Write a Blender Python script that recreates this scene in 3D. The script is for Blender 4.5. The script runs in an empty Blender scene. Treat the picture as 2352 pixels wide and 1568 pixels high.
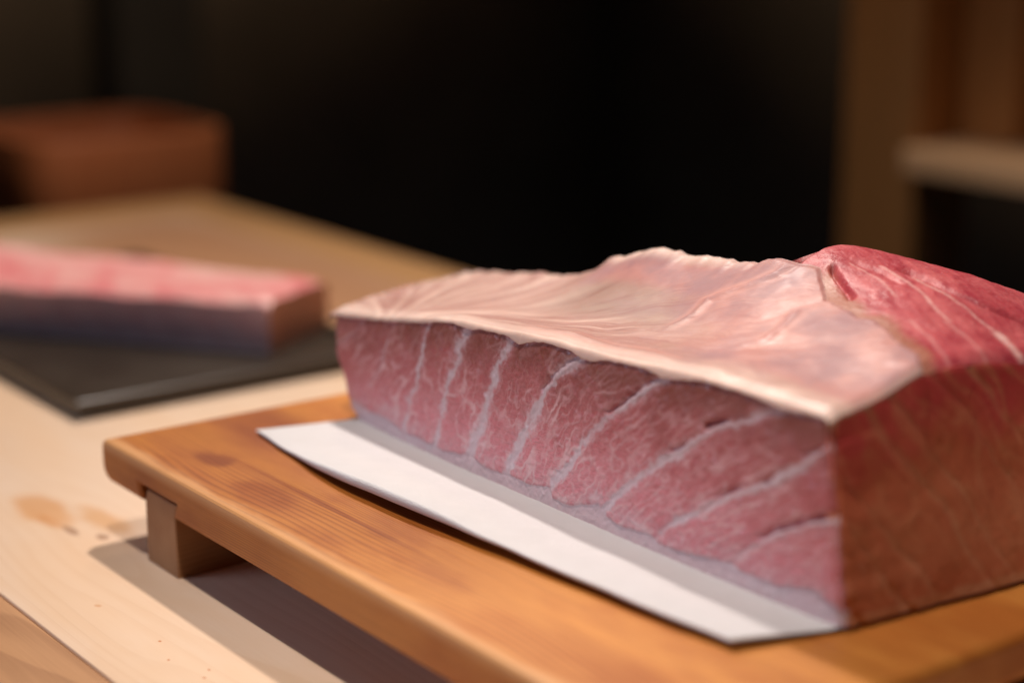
import bpy, bmesh, math, random
import numpy as np
from mathutils import Vector, Matrix

# ------------------------------------------------------------------ camera, world, lamps, exposure
scene = bpy.context.scene
col = scene.collection
R = math.radians
CAM = Vector((1.1189, -0.4946, 0.44))
AZ, PITCH = 0.64346, 0.25047
cam_d = bpy.data.cameras.new('camera')
cam = bpy.data.objects.new('camera', cam_d); col.objects.link(cam)
cam.location = CAM
fwd = Vector((-math.cos(AZ) * math.cos(PITCH), math.sin(AZ) * math.cos(PITCH), -math.sin(PITCH)))
cam.rotation_euler = fwd.to_track_quat('-Z', 'Y').to_euler()
cam_d.sensor_width = 36.0
cam_d.lens = 4276.0 / 2352.0 * 36.0
cam_d.clip_start = 0.02; cam_d.clip_end = 60
cam_d.dof.use_dof = True
cam_d.dof.focus_distance = 1.105
cam_d.dof.aperture_fstop = 2.1
scene.camera = cam

world = bpy.data.worlds.new('World'); scene.world = world; world.use_nodes = True
bg = world.node_tree.nodes['Background']
bg.inputs[0].default_value = (0.62, 0.66, 0.80, 1); bg.inputs[1].default_value = 0.008

def spot(name, loc, target, power, colour, radius, cone, blend):
    l = bpy.data.lights.new(name, 'SPOT'); o = bpy.data.objects.new(name, l); col.objects.link(o)
    o.location = loc
    o.rotation_euler = (Vector(target) - Vector(loc)).to_track_quat('-Z', 'Y').to_euler()
    l.energy = power; l.color = colour; l.shadow_soft_size = radius
    l.spot_size = R(cone); l.spot_blend = blend
    return o
spot('ceiling_spot', (-0.47, 0.53, 1.42), (-0.12, 0.12, 0.0), 86, (1.0, 0.87, 0.79), 0.035, 132, 1.0)
spot('ceiling_spot', (0.37, -0.14, 1.42), (0.66, 0.30, 0.0), 56, (1.0, 0.87, 0.79), 0.035, 84, 1.0)
al = bpy.data.lights.new('cool_fill', 'AREA'); ao = bpy.data.objects.new('cool_fill', al); col.objects.link(ao)
ao.location = (-0.62, -1.55, 0.30)  # unseen cool fill from front left, kept low so the counter's shade stays dark
ao.rotation_euler = (Vector((0.3, 0.16, 0.12)) - ao.location).to_track_quat('-Z', 'Y').to_euler()
al.shape = 'RECTANGLE'; al.size = 1.0; al.size_y = 0.7; al.spread = R(58); al.energy = 0.95; al.color = (0.66, 0.73, 1.0)

pl = bpy.data.lights.new('back_fill', 'POINT'); po = bpy.data.objects.new('back_fill', pl); col.objects.link(po)
po.location = (-1.45, 1.15, 1.75); pl.energy = 21; pl.color = (1.0, 0.74, 0.50); pl.shadow_soft_size = 0.12  # warm fill added out of view to lift the back wall, tub and shelf
scene.render.engine = 'CYCLES'
scene.cycles.use_denoising = True
scene.cycles.max_bounces = 8
vs = scene.view_settings
vs.view_transform = 'Standard'; vs.look = 'None'; vs.exposure = 0.0; vs.gamma = 1.0; vs.use_curve_mapping = False

# ------------------------------------------------------------------ helpers
rng = np.random.default_rng(7); random.seed(7)

def tag(o, label=None, cat=None, group=None, kind=None):
    if label: o['label'] = label
    if cat: o['category'] = cat
    if group: o['group'] = group
    if kind: o['kind'] = kind
    return o

def empty(name, loc=(0, 0, 0), **k):
    o = bpy.data.objects.new(name, None); col.objects.link(o); o.location = loc
    o.empty_display_size = 0.02
    return tag(o, **k)

def link(name, me, mat, parent=None, smooth=True, keep=True):
    o = bpy.data.objects.new(name, me); col.objects.link(o)
    if mat: me.materials.append(mat)
    if smooth: me.polygons.foreach_set('use_smooth', np.ones(len(me.polygons), dtype=bool))
    if parent:
        o.parent = parent
        o.matrix_parent_inverse = Matrix.Translation(-Vector(parent.location)) if keep else Matrix()
    return o

def mesh_from(name, v, f, attrs=None):
    me = bpy.data.meshes.new(name)
    me.from_pydata(np.asarray(v, float).tolist(), [], np.asarray(f).tolist() if not isinstance(f, list) else f)
    for k, a in (attrs or {}).items():
        a = np.asarray(a, np.float32)
        if a.ndim == 1:
            me.attributes.new(k, 'FLOAT', 'POINT').data.foreach_set('value', a)
        else:
            me.attributes.new(k, 'FLOAT_VECTOR', 'POINT').data.foreach_set('vector', a.ravel())
    me.update()
    return me

def grid_faces(n, m, flip=False):
    """vertices indexed i*m+j ; n columns, m rows"""
    i, j = np.meshgrid(np.arange(n - 1), np.arange(m - 1), indexing='ij')
    a = (i * m + j).ravel(); b = ((i + 1) * m + j).ravel(); c = b + 1; d = a + 1
    f = np.stack([a, b, c, d], 1)
    return f[:, ::-1] if flip else f

_perm = rng.permutation(512)
def vnoise(x, y, seed=0):
    x = np.asarray(x, float) + 100.3 + seed * 17.7; y = np.asarray(y, float) + 100.7 + seed * 9.1
    xi = np.floor(x).astype(int); yi = np.floor(y).astype(int); fx = x - xi; fy = y - yi
    fx = fx * fx * (3 - 2 * fx); fy = fy * fy * (3 - 2 * fy)
    h = lambda a, b: _perm[(_perm[a & 511] + b) & 511] / 511.0
    return (h(xi, yi) * (1 - fx) + h(xi + 1, yi) * fx) * (1 - fy) + (h(xi, yi + 1) * (1 - fx) + h(xi + 1, yi + 1) * fx) * fy
def fbm(x, y, seed=0, o=4):
    s = 0; a = 0.5
    for k in range(o):
        s = s + a * vnoise(np.asarray(x) * 2 ** k, np.asarray(y) * 2 ** k, seed + k); a *= 0.5
    return s / (1 - 0.5 ** o)
def sstep(e0, e1, x):
    t = np.clip((x - e0) / (e1 - e0), 0, 1); return t * t * (3 - 2 * t)
def polydist(px, py, poly):
    d = np.full(np.shape(px), 1e9); tt = np.zeros(np.shape(px)); n = len(poly) - 1
    for k in range(n):
        ax, ay = poly[k]; bx, by = poly[k + 1]
        ux, uy = bx - ax, by - ay; L = ux * ux + uy * uy
        t = np.clip(((px - ax) * ux + (py - ay) * uy) / L, 0, 1)
        q = np.hypot(px - ax - t * ux, py - ay - t * uy)
        m = q < d; d = np.where(m, q, d); tt = np.where(m, (k + t) / n, tt)
    return d, tt

# ------------------------------------------------------------------ node helpers / materials
class NT:
    def __init__(s, name):
        s.m = bpy.data.materials.new(name); s.m.use_nodes = True
        s.t = s.m.node_tree; s.b = s.t.nodes['Principled BSDF']
    def n(s, typ, ins=None, **kw):
        x = s.t.nodes.new(typ)
        for k, v in kw.items(): setattr(x, k, v)
        for k, v in (ins or {}).items(): s.put(x.inputs[k], v)
        return x
    def put(s, sock, v):
        if hasattr(v, 'is_output'): s.t.links.new(v, sock)
        else: sock.default_value = v
    def P(s, **kw):
        for k, v in kw.items(): s.put(s.b.inputs[k.replace('_', ' ')], v)
    def math(s, op, a, b=0.0, clamp=False):
        x = s.n('ShaderNodeMath', operation=op, use_clamp=clamp); s.put(x.inputs[0], a); s.put(x.inputs[1], b); return x.outputs[0]
    def mix(s, f, a, b, blend='MIX'):
        x = s.n('ShaderNodeMix', data_type='RGBA', blend_type=blend)
        s.put(x.inputs[0], f); s.put(x.inputs[6], a); s.put(x.inputs[7], b); return x.outputs[2]
    def ramp(s, f, stops, interp='LINEAR'):
        x = s.n('ShaderNodeValToRGB'); s.put(x.inputs[0], f); r = x.color_ramp; r.interpolation = interp
        while len(r.elements) < len(stops): r.elements.new(0.5)
        for e, (p, c) in zip(r.elements, stops):
            e.position = p; e.color = c if len(c) == 4 else (*c, 1)
        return x.outputs[0]
    def smooth(s, f, a, b, lo=0.0, hi=1.0):
        x = s.n('ShaderNodeMapRange', interpolation_type='SMOOTHSTEP'); s.put(x.inputs[0], f)
        x.inputs[1].default_value = a; x.inputs[2].default_value = b; x.inputs[3].default_value = lo; x.inputs[4].default_value = hi
        return x.outputs[0]
    def attr(s, name): return s.n('ShaderNodeAttribute', attribute_name=name)
    def coords(s): return s.n('ShaderNodeTexCoord').outputs['Object']
    def scale(s, v, sc, loc=(0, 0, 0), rot=(0, 0, 0)):
        x = s.n('ShaderNodeMapping'); s.put(x.inputs[0], v); x.inputs[1].default_value = loc; x.inputs[2].default_value = rot; x.inputs[3].default_value = sc
        return x.outputs[0]
    def noise(s, v, scale, detail=3.0, rough=0.55, dist=0.0):
        x = s.n('ShaderNodeTexNoise'); s.put(x.inputs['Vector'], v); x.inputs['Scale'].default_value = scale
        x.inputs['Detail'].default_value = detail; x.inputs['Roughness'].default_value = rough; x.inputs['Distortion'].default_value = dist
        return x.outputs[0]
    def bump(s, h, strength, distance, normal=None):
        x = s.n('ShaderNodeBump'); s.put(x.inputs['Height'], h); x.inputs['Strength'].default_value = strength; x.inputs['Distance'].default_value = distance
        if normal is not None: s.put(x.inputs['Normal'], normal)
        return x.outputs[0]

def wood(name, light, dark, ring_scale=420.0, axis_off=(0, 0.30, -0.55), streak=0.5, stain=None, stain_amt=0.0,
         rough=(0.38, 0.6), along='x', ring_amt=0.45, spots=None, bump=0.0002, ring_dist=0.012, blotch=6.0, wear=None):
    t = NT(name); c = t.coords()
    if along == 'y': c = t.scale(c, (1, 1, 1), rot=(0, 0, R(90)))
    if along == 'z': c = t.scale(c, (1, 1, 1), rot=(0, R(90), 0))
    st = t.scale(c, (0.06, 1, 1))
    # growth rings: distance from a pith far below, warped along the length
    warp = t.noise(t.scale(c, (0.18, 0.9, 0.9)), 9.0, 2.0)
    wn = t.math('MULTIPLY', t.math('SUBTRACT', warp, 0.5), ring_dist * 6)
    sep = t.n('ShaderNodeSeparateXYZ'); t.put(sep.inputs[0], c)
    yy = t.math('ADD', sep.outputs[1], axis_off[1]); zz = t.math('SUBTRACT', sep.outputs[2], axis_off[2])
    rad = t.math('SQRT', t.math('ADD', t.math('MULTIPLY', yy, yy), t.math('MULTIPLY', zz, zz)))
    rad = t.math('ADD', rad, wn)
    irr = t.noise(st, 14.0, 2.0)
    rad = t.math('ADD', rad, t.math('MULTIPLY', irr, 0.012))
    ph = t.math('FRACT', t.math('MULTIPLY', rad, ring_scale))
    ring = t.smooth(ph, 0.35, 0.95)
    ring = t.math('MULTIPLY', ring, t.smooth(ph, 1.0, 0.93))
    fine = t.noise(t.scale(c, (0.025, 1, 1)), 520.0, 3.0, 0.75)
    broad = t.noise(t.scale(c, (0.12, 1, 1)), 26.0, 3.0, 0.6)
    blot = t.noise(t.scale(c, (0.3, 1, 1)), blotch * 2, 4.0, 0.6)
    f = t.math('ADD', t.math('MULTIPLY', ring, ring_amt), t.math('MULTIPLY', t.math('SUBTRACT', fine, 0.35), streak))
    f = t.math('ADD', f, t.math('MULTIPLY', t.math('SUBTRACT', broad, 0.45), 0.5), clamp=True)
    base = t.mix(f, (*light, 1), (*dark, 1))
    if stain:
        sm = t.smooth(blot, 0.42, 0.66)
        sm2 = t.smooth(t.noise(t.scale(c, (0.35, 1, 1), loc=(3, 1, 2)), 17.0, 4.0, 0.62), 0.48, 0.68)
        sm = t.math('MULTIPLY', t.math('MAXIMUM', sm, t.math('MULTIPLY', sm2, 0.8)), stain_amt)
        base = t.mix(sm, base, (*stain, 1), 'MULTIPLY')
    for sp in (spots or []):
        (cx, cy, rx, ry, cc, amt) = sp
        loc = t.n('ShaderNodeVectorMath', operation='SUBTRACT'); t.put(loc.inputs[0], c); loc.inputs[1].default_value = (cx, cy, 0)
        w2 = t.n('ShaderNodeVectorMath', operation='MULTIPLY'); t.put(w2.inputs[0], loc.outputs[0]); w2.inputs[1].default_value = (1 / rx, 1 / ry, 0)
        ln = t.n('ShaderNodeVectorMath', operation='LENGTH'); t.put(ln.inputs[0], w2.outputs[0])
        edge = t.math('ADD', ln.outputs[1], t.math('MULTIPLY', t.math('SUBTRACT', t.noise(c, 0.9 / max(rx, ry), 3.0), 0.5), 1.3))
        m = t.math('MULTIPLY', t.smooth(edge, 1.15, 0.45), amt)
        base = t.mix(m, base, (*cc, 1), 'MULTIPLY')
    if wear:
        we = t.math('ADD', sep.outputs[1], t.math('MULTIPLY', t.math('SUBTRACT', t.noise(t.scale(c, (0.25, 1, 1)), 60, 4), 0.5), 0.022))
        base = t.mix(t.math('MULTIPLY', t.math('MULTIPLY', t.smooth(we, 0.013, 0.001), t.smooth(sep.outputs[2], 0.059, 0.066)), 0.6), base, (*wear, 1))
    t.P(Base_Color=base)
    rr = t.n('ShaderNodeMapRange'); t.put(rr.inputs[0], blot); rr.inputs[1].default_value = 0.3; rr.inputs[2].default_value = 0.7
    rr.inputs[3].default_value = rough[0]; rr.inputs[4].default_value = rough[1]
    t.P(Roughness=rr.outputs[0])
    t.b.inputs['Specular IOR Level'].default_value = 0.4
    t.P(Normal=t.bump(t.math('ADD', fine, t.math('MULTIPLY', ring, -0.4)), 0.5, bump))
    return t.m

M = {}
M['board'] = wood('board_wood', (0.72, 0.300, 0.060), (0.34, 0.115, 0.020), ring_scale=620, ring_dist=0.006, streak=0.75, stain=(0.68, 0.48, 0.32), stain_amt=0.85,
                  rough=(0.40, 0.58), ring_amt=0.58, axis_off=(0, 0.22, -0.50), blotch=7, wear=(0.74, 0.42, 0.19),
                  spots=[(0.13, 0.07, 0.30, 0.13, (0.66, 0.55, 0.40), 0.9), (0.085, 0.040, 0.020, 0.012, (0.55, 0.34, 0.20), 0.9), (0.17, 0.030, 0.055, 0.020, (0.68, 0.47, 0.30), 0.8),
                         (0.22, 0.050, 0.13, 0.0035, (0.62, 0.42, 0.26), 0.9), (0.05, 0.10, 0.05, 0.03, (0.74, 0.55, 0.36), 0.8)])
M['counter'] = wood('counter_wood', (0.92, 0.71, 0.53), (0.80, 0.56, 0.37), ring_scale=150, stain=(0.93, 0.80, 0.62), stain_amt=0.45,
                    rough=(0.34, 0.5), ring_amt=0.22, streak=0.35, blotch=4,
                    spots=[(-0.075, -0.014, 0.045, 0.018, (0.88, 0.66, 0.45), 0.9), (-0.03, 0.012, 0.040, 0.014, (0.86, 0.66, 0.44), 0.8),
                           (-0.045, -0.020, 0.020, 0.006, (0.9, 0.7, 0.5), 0.5),
                           (-0.0215, -0.016, 0.014, 0.0042, (0.52, 0.42, 0.38), 0.85), (0.003, -0.004, 0.008, 0.0045, (0.48, 0.38, 0.34), 0.9),
                           (0.185, -0.052, 0.0016, 0.0012, (0.72, 0.36, 0.16), 0.9), (0.212, -0.060, 0.0014, 0.001, (0.72, 0.36, 0.16), 0.9),
                           (0.238, -0.048, 0.0016, 0.001, (0.72, 0.36, 0.16), 0.9), (0.246, -0.055, 0.0014, 0.0012, (0.72, 0.36, 0.16), 0.9),
                           (0.113, -0.058, 0.003, 0.0022, (0.84, 0.62, 0.42), 0.7), (-0.70, 0.50, 0.62, 0.20, (0.54, 0.36, 0.25), 0.92)])  # last spot darkens the far counter: light falloff put into the colour
M['rail'] = wood('rail_wood', (0.50, 0.28, 0.12), (0.38, 0.19, 0.075), ring_scale=150, rough=(0.38, 0.55), ring_amt=0.25)
M['front_rail'] = wood('front_rail_wood', (0.50, 0.27, 0.13), (0.27, 0.125, 0.055), ring_scale=130, rough=(0.4, 0.6), ring_amt=0.4, streak=0.6)
M['leg'] = wood('leg_wood', (0.40, 0.21, 0.095), (0.24, 0.11, 0.045), ring_scale=300, along='y', ring_amt=0.35, stain=(0.75, 0.6, 0.45), stain_amt=0.6)
M['tub'] = wood('tub_wood', (0.50, 0.16, 0.055), (0.34, 0.095, 0.032), ring_scale=90, along='z', ring_amt=0.3, rough=(0.5, 0.65))
M['post'] = wood('post_wood', (0.52, 0.25, 0.085), (0.30, 0.13, 0.040), ring_scale=120, along='z', ring_amt=0.4)
M['shelf'] = wood('shelf_wood', (0.90, 0.58, 0.33), (0.76, 0.46, 0.24), ring_scale=120, ring_amt=0.3)

def plain(name, c, rough=0.5, spec=0.4, var=0.2, scale=30.0, bump=0.0):
    t = NT(name); n = t.noise(t.coords(), scale, 4.0)
    t.P(Base_Color=t.mix(n, (*[x * (1 - var) for x in c], 1), (*[min(1, x * (1 + var)) for x in c], 1)))
    t.P(Roughness=t.smooth(n, 0.2, 0.8, rough - 0.06, rough + 0.08)); t.b.inputs['Specular IOR Level'].default_value = spec
    if bump: t.P(Normal=t.bump(t.noise(t.coords(), scale * 12, 3.0), 0.4, bump))
    return t.m
M['tray'] = plain('black_lacquer', (0.026, 0.017, 0.010), 0.38, 0.6, 0.3, 14, 0.0001)
M['wall'] = plain('dark_wall', (0.50, 0.40, 0.30), 0.7, 0.3, 0.4, 3)
M['panel'] = plain('dark_panel', (0.12, 0.11, 0.10), 0.6, 0.3, 0.4, 3)

# paper
t = NT('absorbent_paper'); c = t.coords()
fib = t.noise(t.scale(c, (0.35, 1, 1), rot=(0, 0, 0.5)), 900, 3, 0.7); mott = t.noise(c, 60, 4)
t.P(Base_Color=t.mix(mott, (0.62, 0.62, 0.63, 1), (0.68, 0.68, 0.69, 1)), Roughness=0.75)
t.P(Normal=t.bump(t.math('ADD', fib, t.math('MULTIPLY', mott, 0.8)), 0.6, 0.0010))
t.b.inputs['Specular IOR Level'].default_value = 0.3
M['paper'] = t.m

def flesh_mat(name, top_c, mid_c, low_c, vein_c, fat_c, vein_amt=0.55, fine_amt=0.35, rough=0.42, tip_c=(0.26, 0.056, 0.036)):
    """muscle with intramuscular fat; colour zones come from the modelled fat mask and the flow of the fibres"""
    t = NT(name)
    fat = t.attr('fat').outputs['Fac']; hgt = t.attr('hgt').outputs['Fac']; flow = t.attr('flow').outputs['Vector']
    obj = t.coords()
    n1 = t.noise(obj, 45, 4)
    h = t.math('ADD', hgt, t.math('MULTIPLY', t.math('SUBTRACT', n1, 0.5), 0.5))
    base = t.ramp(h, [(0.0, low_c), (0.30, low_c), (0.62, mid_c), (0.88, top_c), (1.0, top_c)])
    vein = t.attr('vein').outputs['Fac']; tip = t.attr('tip').outputs['Fac']
    wv2 = t.noise(t.scale(flow, (1, 1, 0.45), rot=(0, 0.35, 0)), 620, 3, 0.6, 0.8)
    ridge2 = t.smooth(t.math('ABSOLUTE', t.math('SUBTRACT', wv2, 0.5)), 0.10, 0.0)
    fib = t.noise(t.scale(flow, (0.25, 1, 1), rot=(0, -0.55, 0)), 900, 2, 0.6)
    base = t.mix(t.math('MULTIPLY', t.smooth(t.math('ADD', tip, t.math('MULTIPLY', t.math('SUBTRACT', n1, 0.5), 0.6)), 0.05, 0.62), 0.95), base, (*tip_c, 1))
    base = t.mix(t.math('MULTIPLY', t.smooth(fib, 0.42, 0.70), 0.42), base, t.mix(1.0, base, (0.52, 0.40, 0.38, 1), 'MULTIPLY'))
    v = t.math('ADD', t.math('MULTIPLY', vein, vein_amt), t.math('MULTIPLY', t.math('MULTIPLY', ridge2, fine_amt), t.smooth(tip, 0.8, 0.1)), clamp=True)
    base = t.mix(v, base, (*vein_c, 1))
    fe = t.math('ADD', fat, t.math('MULTIPLY', t.math('SUBTRACT', t.noise(obj, 300, 4, 0.7), 0.5), 1.1))
    fm = t.math('MULTIPLY', t.smooth(fe, 0.05, 1.0), t.smooth(fat, 0.0, 0.25))
    fm = t.math('MULTIPLY', fm, 0.74)
    fcol = t.mix(t.noise(obj, 160, 3), (*[x * 0.86 for x in fat_c], 1), (*fat_c, 1))
    base = t.mix(fm, base, fcol)
    t.P(Base_Color=base)
    t.P(Roughness=t.smooth(n1, 0.3, 0.7, rough - 0.08, rough + 0.12))
    t.b.inputs['Specular IOR Level'].default_value = 0.5
    t.P(Coat_Weight=t.smooth(t.noise(obj, 240, 3, 0.7), 0.50, 0.68, 0.12, 0.75)); t.b.inputs['Coat Roughness'].default_value = 0.16
    hh = t.math('ADD', t.math('MULTIPLY', fib, 0.6), t.math('ADD', t.math('MULTIPLY', ridge2, 0.5), t.noise(obj, 700, 2)))
    t.P(Normal=t.bump(t.math('ADD', hh, t.math('MULTIPLY', vein, 0.8)), 0.45, 0.0006))
    return t.m
M['flesh'] = flesh_mat('belly_flesh', (0.38, 0.080, 0.076), (0.52, 0.122, 0.130), (0.73, 0.225, 0.262), (0.80, 0.50, 0.52), (0.77, 0.69, 0.75), 0.84, 0.10)  # darker top colour: oxidised flesh plus shade under the lip
M['side_flesh'] = flesh_mat('side_flesh', (0.70, 0.060, 0.080), (0.70, 0.165, 0.085), (0.74, 0.23, 0.115), (0.78, 0.33, 0.18), (0.84, 0.48, 0.29), 0.5, 0.2)

# lean top flesh
t = NT('lean_flesh'); c = t.coords(); fat = t.attr('fat').outputs['Fac']; brown = t.attr('brown').outputs['Fac']; flow = t.attr('flow').outputs['Vector']
n1 = t.noise(c, 38, 4); n2 = t.noise(c, 420, 3, 0.65); st = t.noise(t.scale(flow, (0.14, 1, 1)), 150, 4, 0.6)
base = t.mix(t.smooth(st, 0.3, 0.75), (0.34, 0.028, 0.046, 1), (0.52, 0.090, 0.102, 1))
base = t.mix(t.math('MULTIPLY', t.smooth(n1, 0.4, 0.7), 0.5), base, (0.56, 0.13, 0.13, 1))
base = t.mix(t.math('MULTIPLY', t.smooth(n2, 0.5, 0.75), 0.35), base, (0.72, 0.27, 0.27, 1))
base = t.mix(t.math('MULTIPLY', brown, 0.85), base, (0.33, 0.13, 0.075, 1))
base = t.mix(t.math('MULTIPLY', fat, 0.75), base, (0.86, 0.55, 0.50, 1))
t.P(Base_Color=base, Roughness=t.smooth(n1, 0.3, 0.7, 0.42, 0.58))
t.P(Normal=t.bump(t.math('ADD', n2, t.math('MULTIPLY', st, 0.8)), 0.5, 0.0008))
t.b.inputs['Subsurface Weight'].default_value = 0.25; t.b.inputs['Subsurface Radius'].default_value = (1, 0.3, 0.2); t.b.inputs['Subsurface Scale'].default_value = 0.004
M['lean'] = t.m

# membrane: pale fascia with streaks that fan out from a pinch at the front edge
t = NT('pale_membrane'); c = t.coords(); flow = t.attr('flow').outputs['Vector']; pink = t.attr('pink').outputs['Fac']; edge = t.attr('edge').outputs['Fac']
crease = t.attr('crease').outputs['Fac']
str1 = t.attr('band').outputs['Fac']; str2 = t.attr('line').outputs['Fac']
n1 = t.noise(c, 24, 4, 0.6); n2 = t.noise(c, 300, 3)
s2 = t.noise(t.scale(flow, (0.5, 2.6, 1), loc=(5, 2, 0)), 12, 4, 0.65); s3 = t.noise(t.scale(flow, (0.8, 5.5, 1), loc=(1, 7, 0)), 14, 3, 0.65)
base = t.mix(str1, (0.68, 0.475, 0.40, 1), (0.36, 0.160, 0.135, 1))
base = t.mix(t.math('MULTIPLY', t.smooth(s2, 0.46, 0.70), 0.35), base, (0.44, 0.25, 0.175, 1))
base = t.mix(t.math('MULTIPLY', t.smooth(s3, 0.52, 0.72), 0.45), base, (0.71, 0.535, 0.45, 1))
base = t.mix(t.math('MULTIPLY', t.attr('tan').outputs['Fac'], t.smooth(n1, 0.2, 0.55, 0.55, 1.0)), base, (0.34, 0.225, 0.18, 1))
base = t.mix(t.math('MULTIPLY', str2, 1.0), base, (0.26, 0.115, 0.095, 1))
pk = t.math('MULTIPLY', t.smooth(t.math('ADD', pink, t.math('MULTIPLY', t.math('SUBTRACT', n1, 0.5), 1.2)), 0.25, 1.0), 0.85)
base = t.mix(pk, base, t.mix(t.smooth(n1, 0.35, 0.65), (0.50, 0.205, 0.18, 1), (0.32, 0.150, 0.165, 1)))
base = t.mix(t.math('MULTIPLY', crease, 0.5), base, (0.62, 0.30, 0.25, 1))
base = t.mix(t.math('MULTIPLY', edge, 0.75), base, (0.76, 0.58, 0.49, 1))
t.P(Base_Color=base, Roughness=t.smooth(n1, 0.3, 0.7, 0.44, 0.60))
t.b.inputs['Coat Weight'].default_value = 0.05; t.b.inputs['Coat Roughness'].default_value = 0.25
t.P(Normal=t.bump(t.math('ADD', t.math('ADD', t.math('MULTIPLY', s2, 1.3), t.math('MULTIPLY', s3, 1.0)), t.math('MULTIPLY', n2, 0.30)), 0.30, 0.0006))
t.b.inputs['Subsurface Weight'].default_value = 0.30; t.b.inputs['Subsurface Radius'].default_value = (1, 0.45, 0.3); t.b.inputs['Subsurface Scale'].default_value = 0.003
M['membrane'] = t.m

# small fish block
t = NT('pink_fillet'); c = t.coords(); n1 = t.noise(t.scale(c, (0.5, 1.2, 1)), 22, 4); n2 = t.noise(c, 70, 3)
sep = t.n('ShaderNodeSeparateXYZ'); t.put(sep.inputs[0], c)
base = t.mix(t.smooth(n1, 0.35, 0.65), (0.84, 0.47, 0.43, 1), (0.76, 0.22, 0.23, 1))
base = t.mix(t.math('MULTIPLY', t.smooth(n2, 0.5, 0.7), 0.4), base, (0.88, 0.62, 0.56, 1))
t.P(Base_Color=base, Roughness=0.4); t.P(Normal=t.bump(n2, 0.4, 0.001))
M['fillet'] = t.m
M['fillet_side'] = flesh_mat('fillet_side_flesh', (0.80, 0.46, 0.46), (0.56, 0.32, 0.34), (0.36, 0.27, 0.30), (0.74, 0.52, 0.56), (0.60, 0.56, 0.60), tip_c=(0.3, 0.1, 0.1))  # darker towards the bottom: the side's shade is put into the colour
M['fillet_end'] = flesh_mat('fillet_end_flesh', (0.80, 0.34, 0.24), (0.74, 0.30, 0.20), (0.78, 0.36, 0.25), (0.84, 0.50, 0.38), (0.84, 0.56, 0.42))

# ------------------------------------------------------------------ generic solids
def box_mesh(name, x0, x1, y0, y1, z0, z1, bev=0.002, seg=2):
    bm = bmesh.new(); bmesh.ops.create_cube(bm, size=1)
    for v in bm.verts:
        v.co = Vector(((x0 + x1) / 2 + v.co.x * (x1 - x0), (y0 + y1) / 2 + v.co.y * (y1 - y0), (z0 + z1) / 2 + v.co.z * (z1 - z0)))
    if bev: bmesh.ops.bevel(bm, geom=bm.edges[:], offset=bev, segments=seg, affect='EDGES', profile=0.6)
    me = bpy.data.meshes.new(name); bm.to_mesh(me); bm.free(); return me

def box(name, x0, x1, y0, y1, z0, z1, mat, parent=None, bev=0.002, seg=2):
    o = link(name, box_mesh(name, x0, x1, y0, y1, z0, z1, bev, seg), mat, parent)
    return o

def extrude_profile(name, pts, y0, y1, bev, seg=3, ny=1):
    """closed polygon in x-z extruded along y, both end rims rounded"""
    bm = bmesh.new()
    f = [bm.verts.new((x, y0, z)) for x, z in pts]; b = [bm.verts.new((x, y1, z)) for x, z in pts]
    n = len(pts)
    f1 = bm.faces.new(f); f2 = bm.faces.new(b[::-1])
    for i in range(n): bm.faces.new((f[(i + 1) % n], f[i], b[i], b[(i + 1) % n]))
    bmesh.ops.recalc_face_normals(bm, faces=bm.faces[:])
    ed = [e for e in f1.edges] + [e for e in f2.edges]
    if bev: bmesh.ops.bevel(bm, geom=ed, offset=bev, segments=seg, affect='EDGES', profile=0.5)
    me = bpy.data.meshes.new(name); bm.to_mesh(me); bm.free(); return me

def arc(cx, cz, r, a0, a1, n=6):
    return [(cx + r * math.cos(R(a0 + (a1 - a0) * i / n)), cz + r * math.sin(R(a0 + (a1 - a0) * i / n))) for i in range(n + 1)]

# ------------------------------------------------------------------ setting: dark wall and ledge behind
def struct(o): o['kind'] = 'structure'; return o
struct(box('wall_back', -3.2, -3.1, -2.6, 3.4, -0.8, 2.2, M['wall'], bev=0))
struct(box('wall_right', -3.1, 1.2, 3.0, 3.1, -0.8, 2.2, M['wall'], bev=0))
struct(box('back_ledge', -2.2, -1.19, -0.6, 0.92, -0.16, -0.112, M['tray'], bev=0.003))
struct(box('wall_pilaster', -3.1, -2.94, 1.40, 1.62, -0.8, 2.2, M['panel'], bev=0.01))

# ------------------------------------------------------------------ counter
ctr = empty('counter', (-0.3, 0.2, 0), label='pale wooden counter with a darker brown front rail', cat='counter')
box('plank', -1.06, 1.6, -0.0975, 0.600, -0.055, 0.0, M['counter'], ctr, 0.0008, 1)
box('back_rail', -1.06, 1.6, 0.6012, 0.678, -0.055, 0.0, M['rail'], ctr, 0.0015, 2)
box('end_rail', -1.160, -1.0612, -0.42, 0.678, -0.055, 0.0, M['rail'], ctr, 0.0015, 2)
fr = box('front_rail', -1.06, 1.6, -0.42, -0.0987, -0.058, -0.0012, M['front_rail'], ctr, 0.0012, 2)
fr['label'] = 'brown front rail of the counter'

# ------------------------------------------------------------------ serving board with two feet
T, B = 0.0683, 0.0405
brd = empty('serving_board', (0.29, 0.24, 0), label='orange-brown wooden serving board on two block feet', cat='board')
L = 0.5815
sl, sh = 0.0, 0.0105          # slot height
pts = arc(0.0075, T - 0.0055, 0.0055, 180, 90, 5)
pts = [(x - 0.0075 + 0.0055, z) for x, z in pts]
pts += [(L - 0.006 + 0.0055 * math.cos(R(a)), T - 0.0055 + 0.0055 * math.sin(R(a))) for a in (90, 72, 54, 36, 18, 0)]
pts += [(L + 0.0 - 0.0085 + 0.008 * math.cos(R(a)), B + 0.008 + 0.008 * math.sin(R(a))) for a in (0, -22, -45, -67, -90)]
def slot(x0, x1): return [(x1 - 0.004, B), (x1 + 0.0005, B + sh), (x0 - 0.0045, B + sh), (x0, B)]
pts += slot(0.479, 0.5255)
pts += slot(0.0585, 0.1065)
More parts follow.
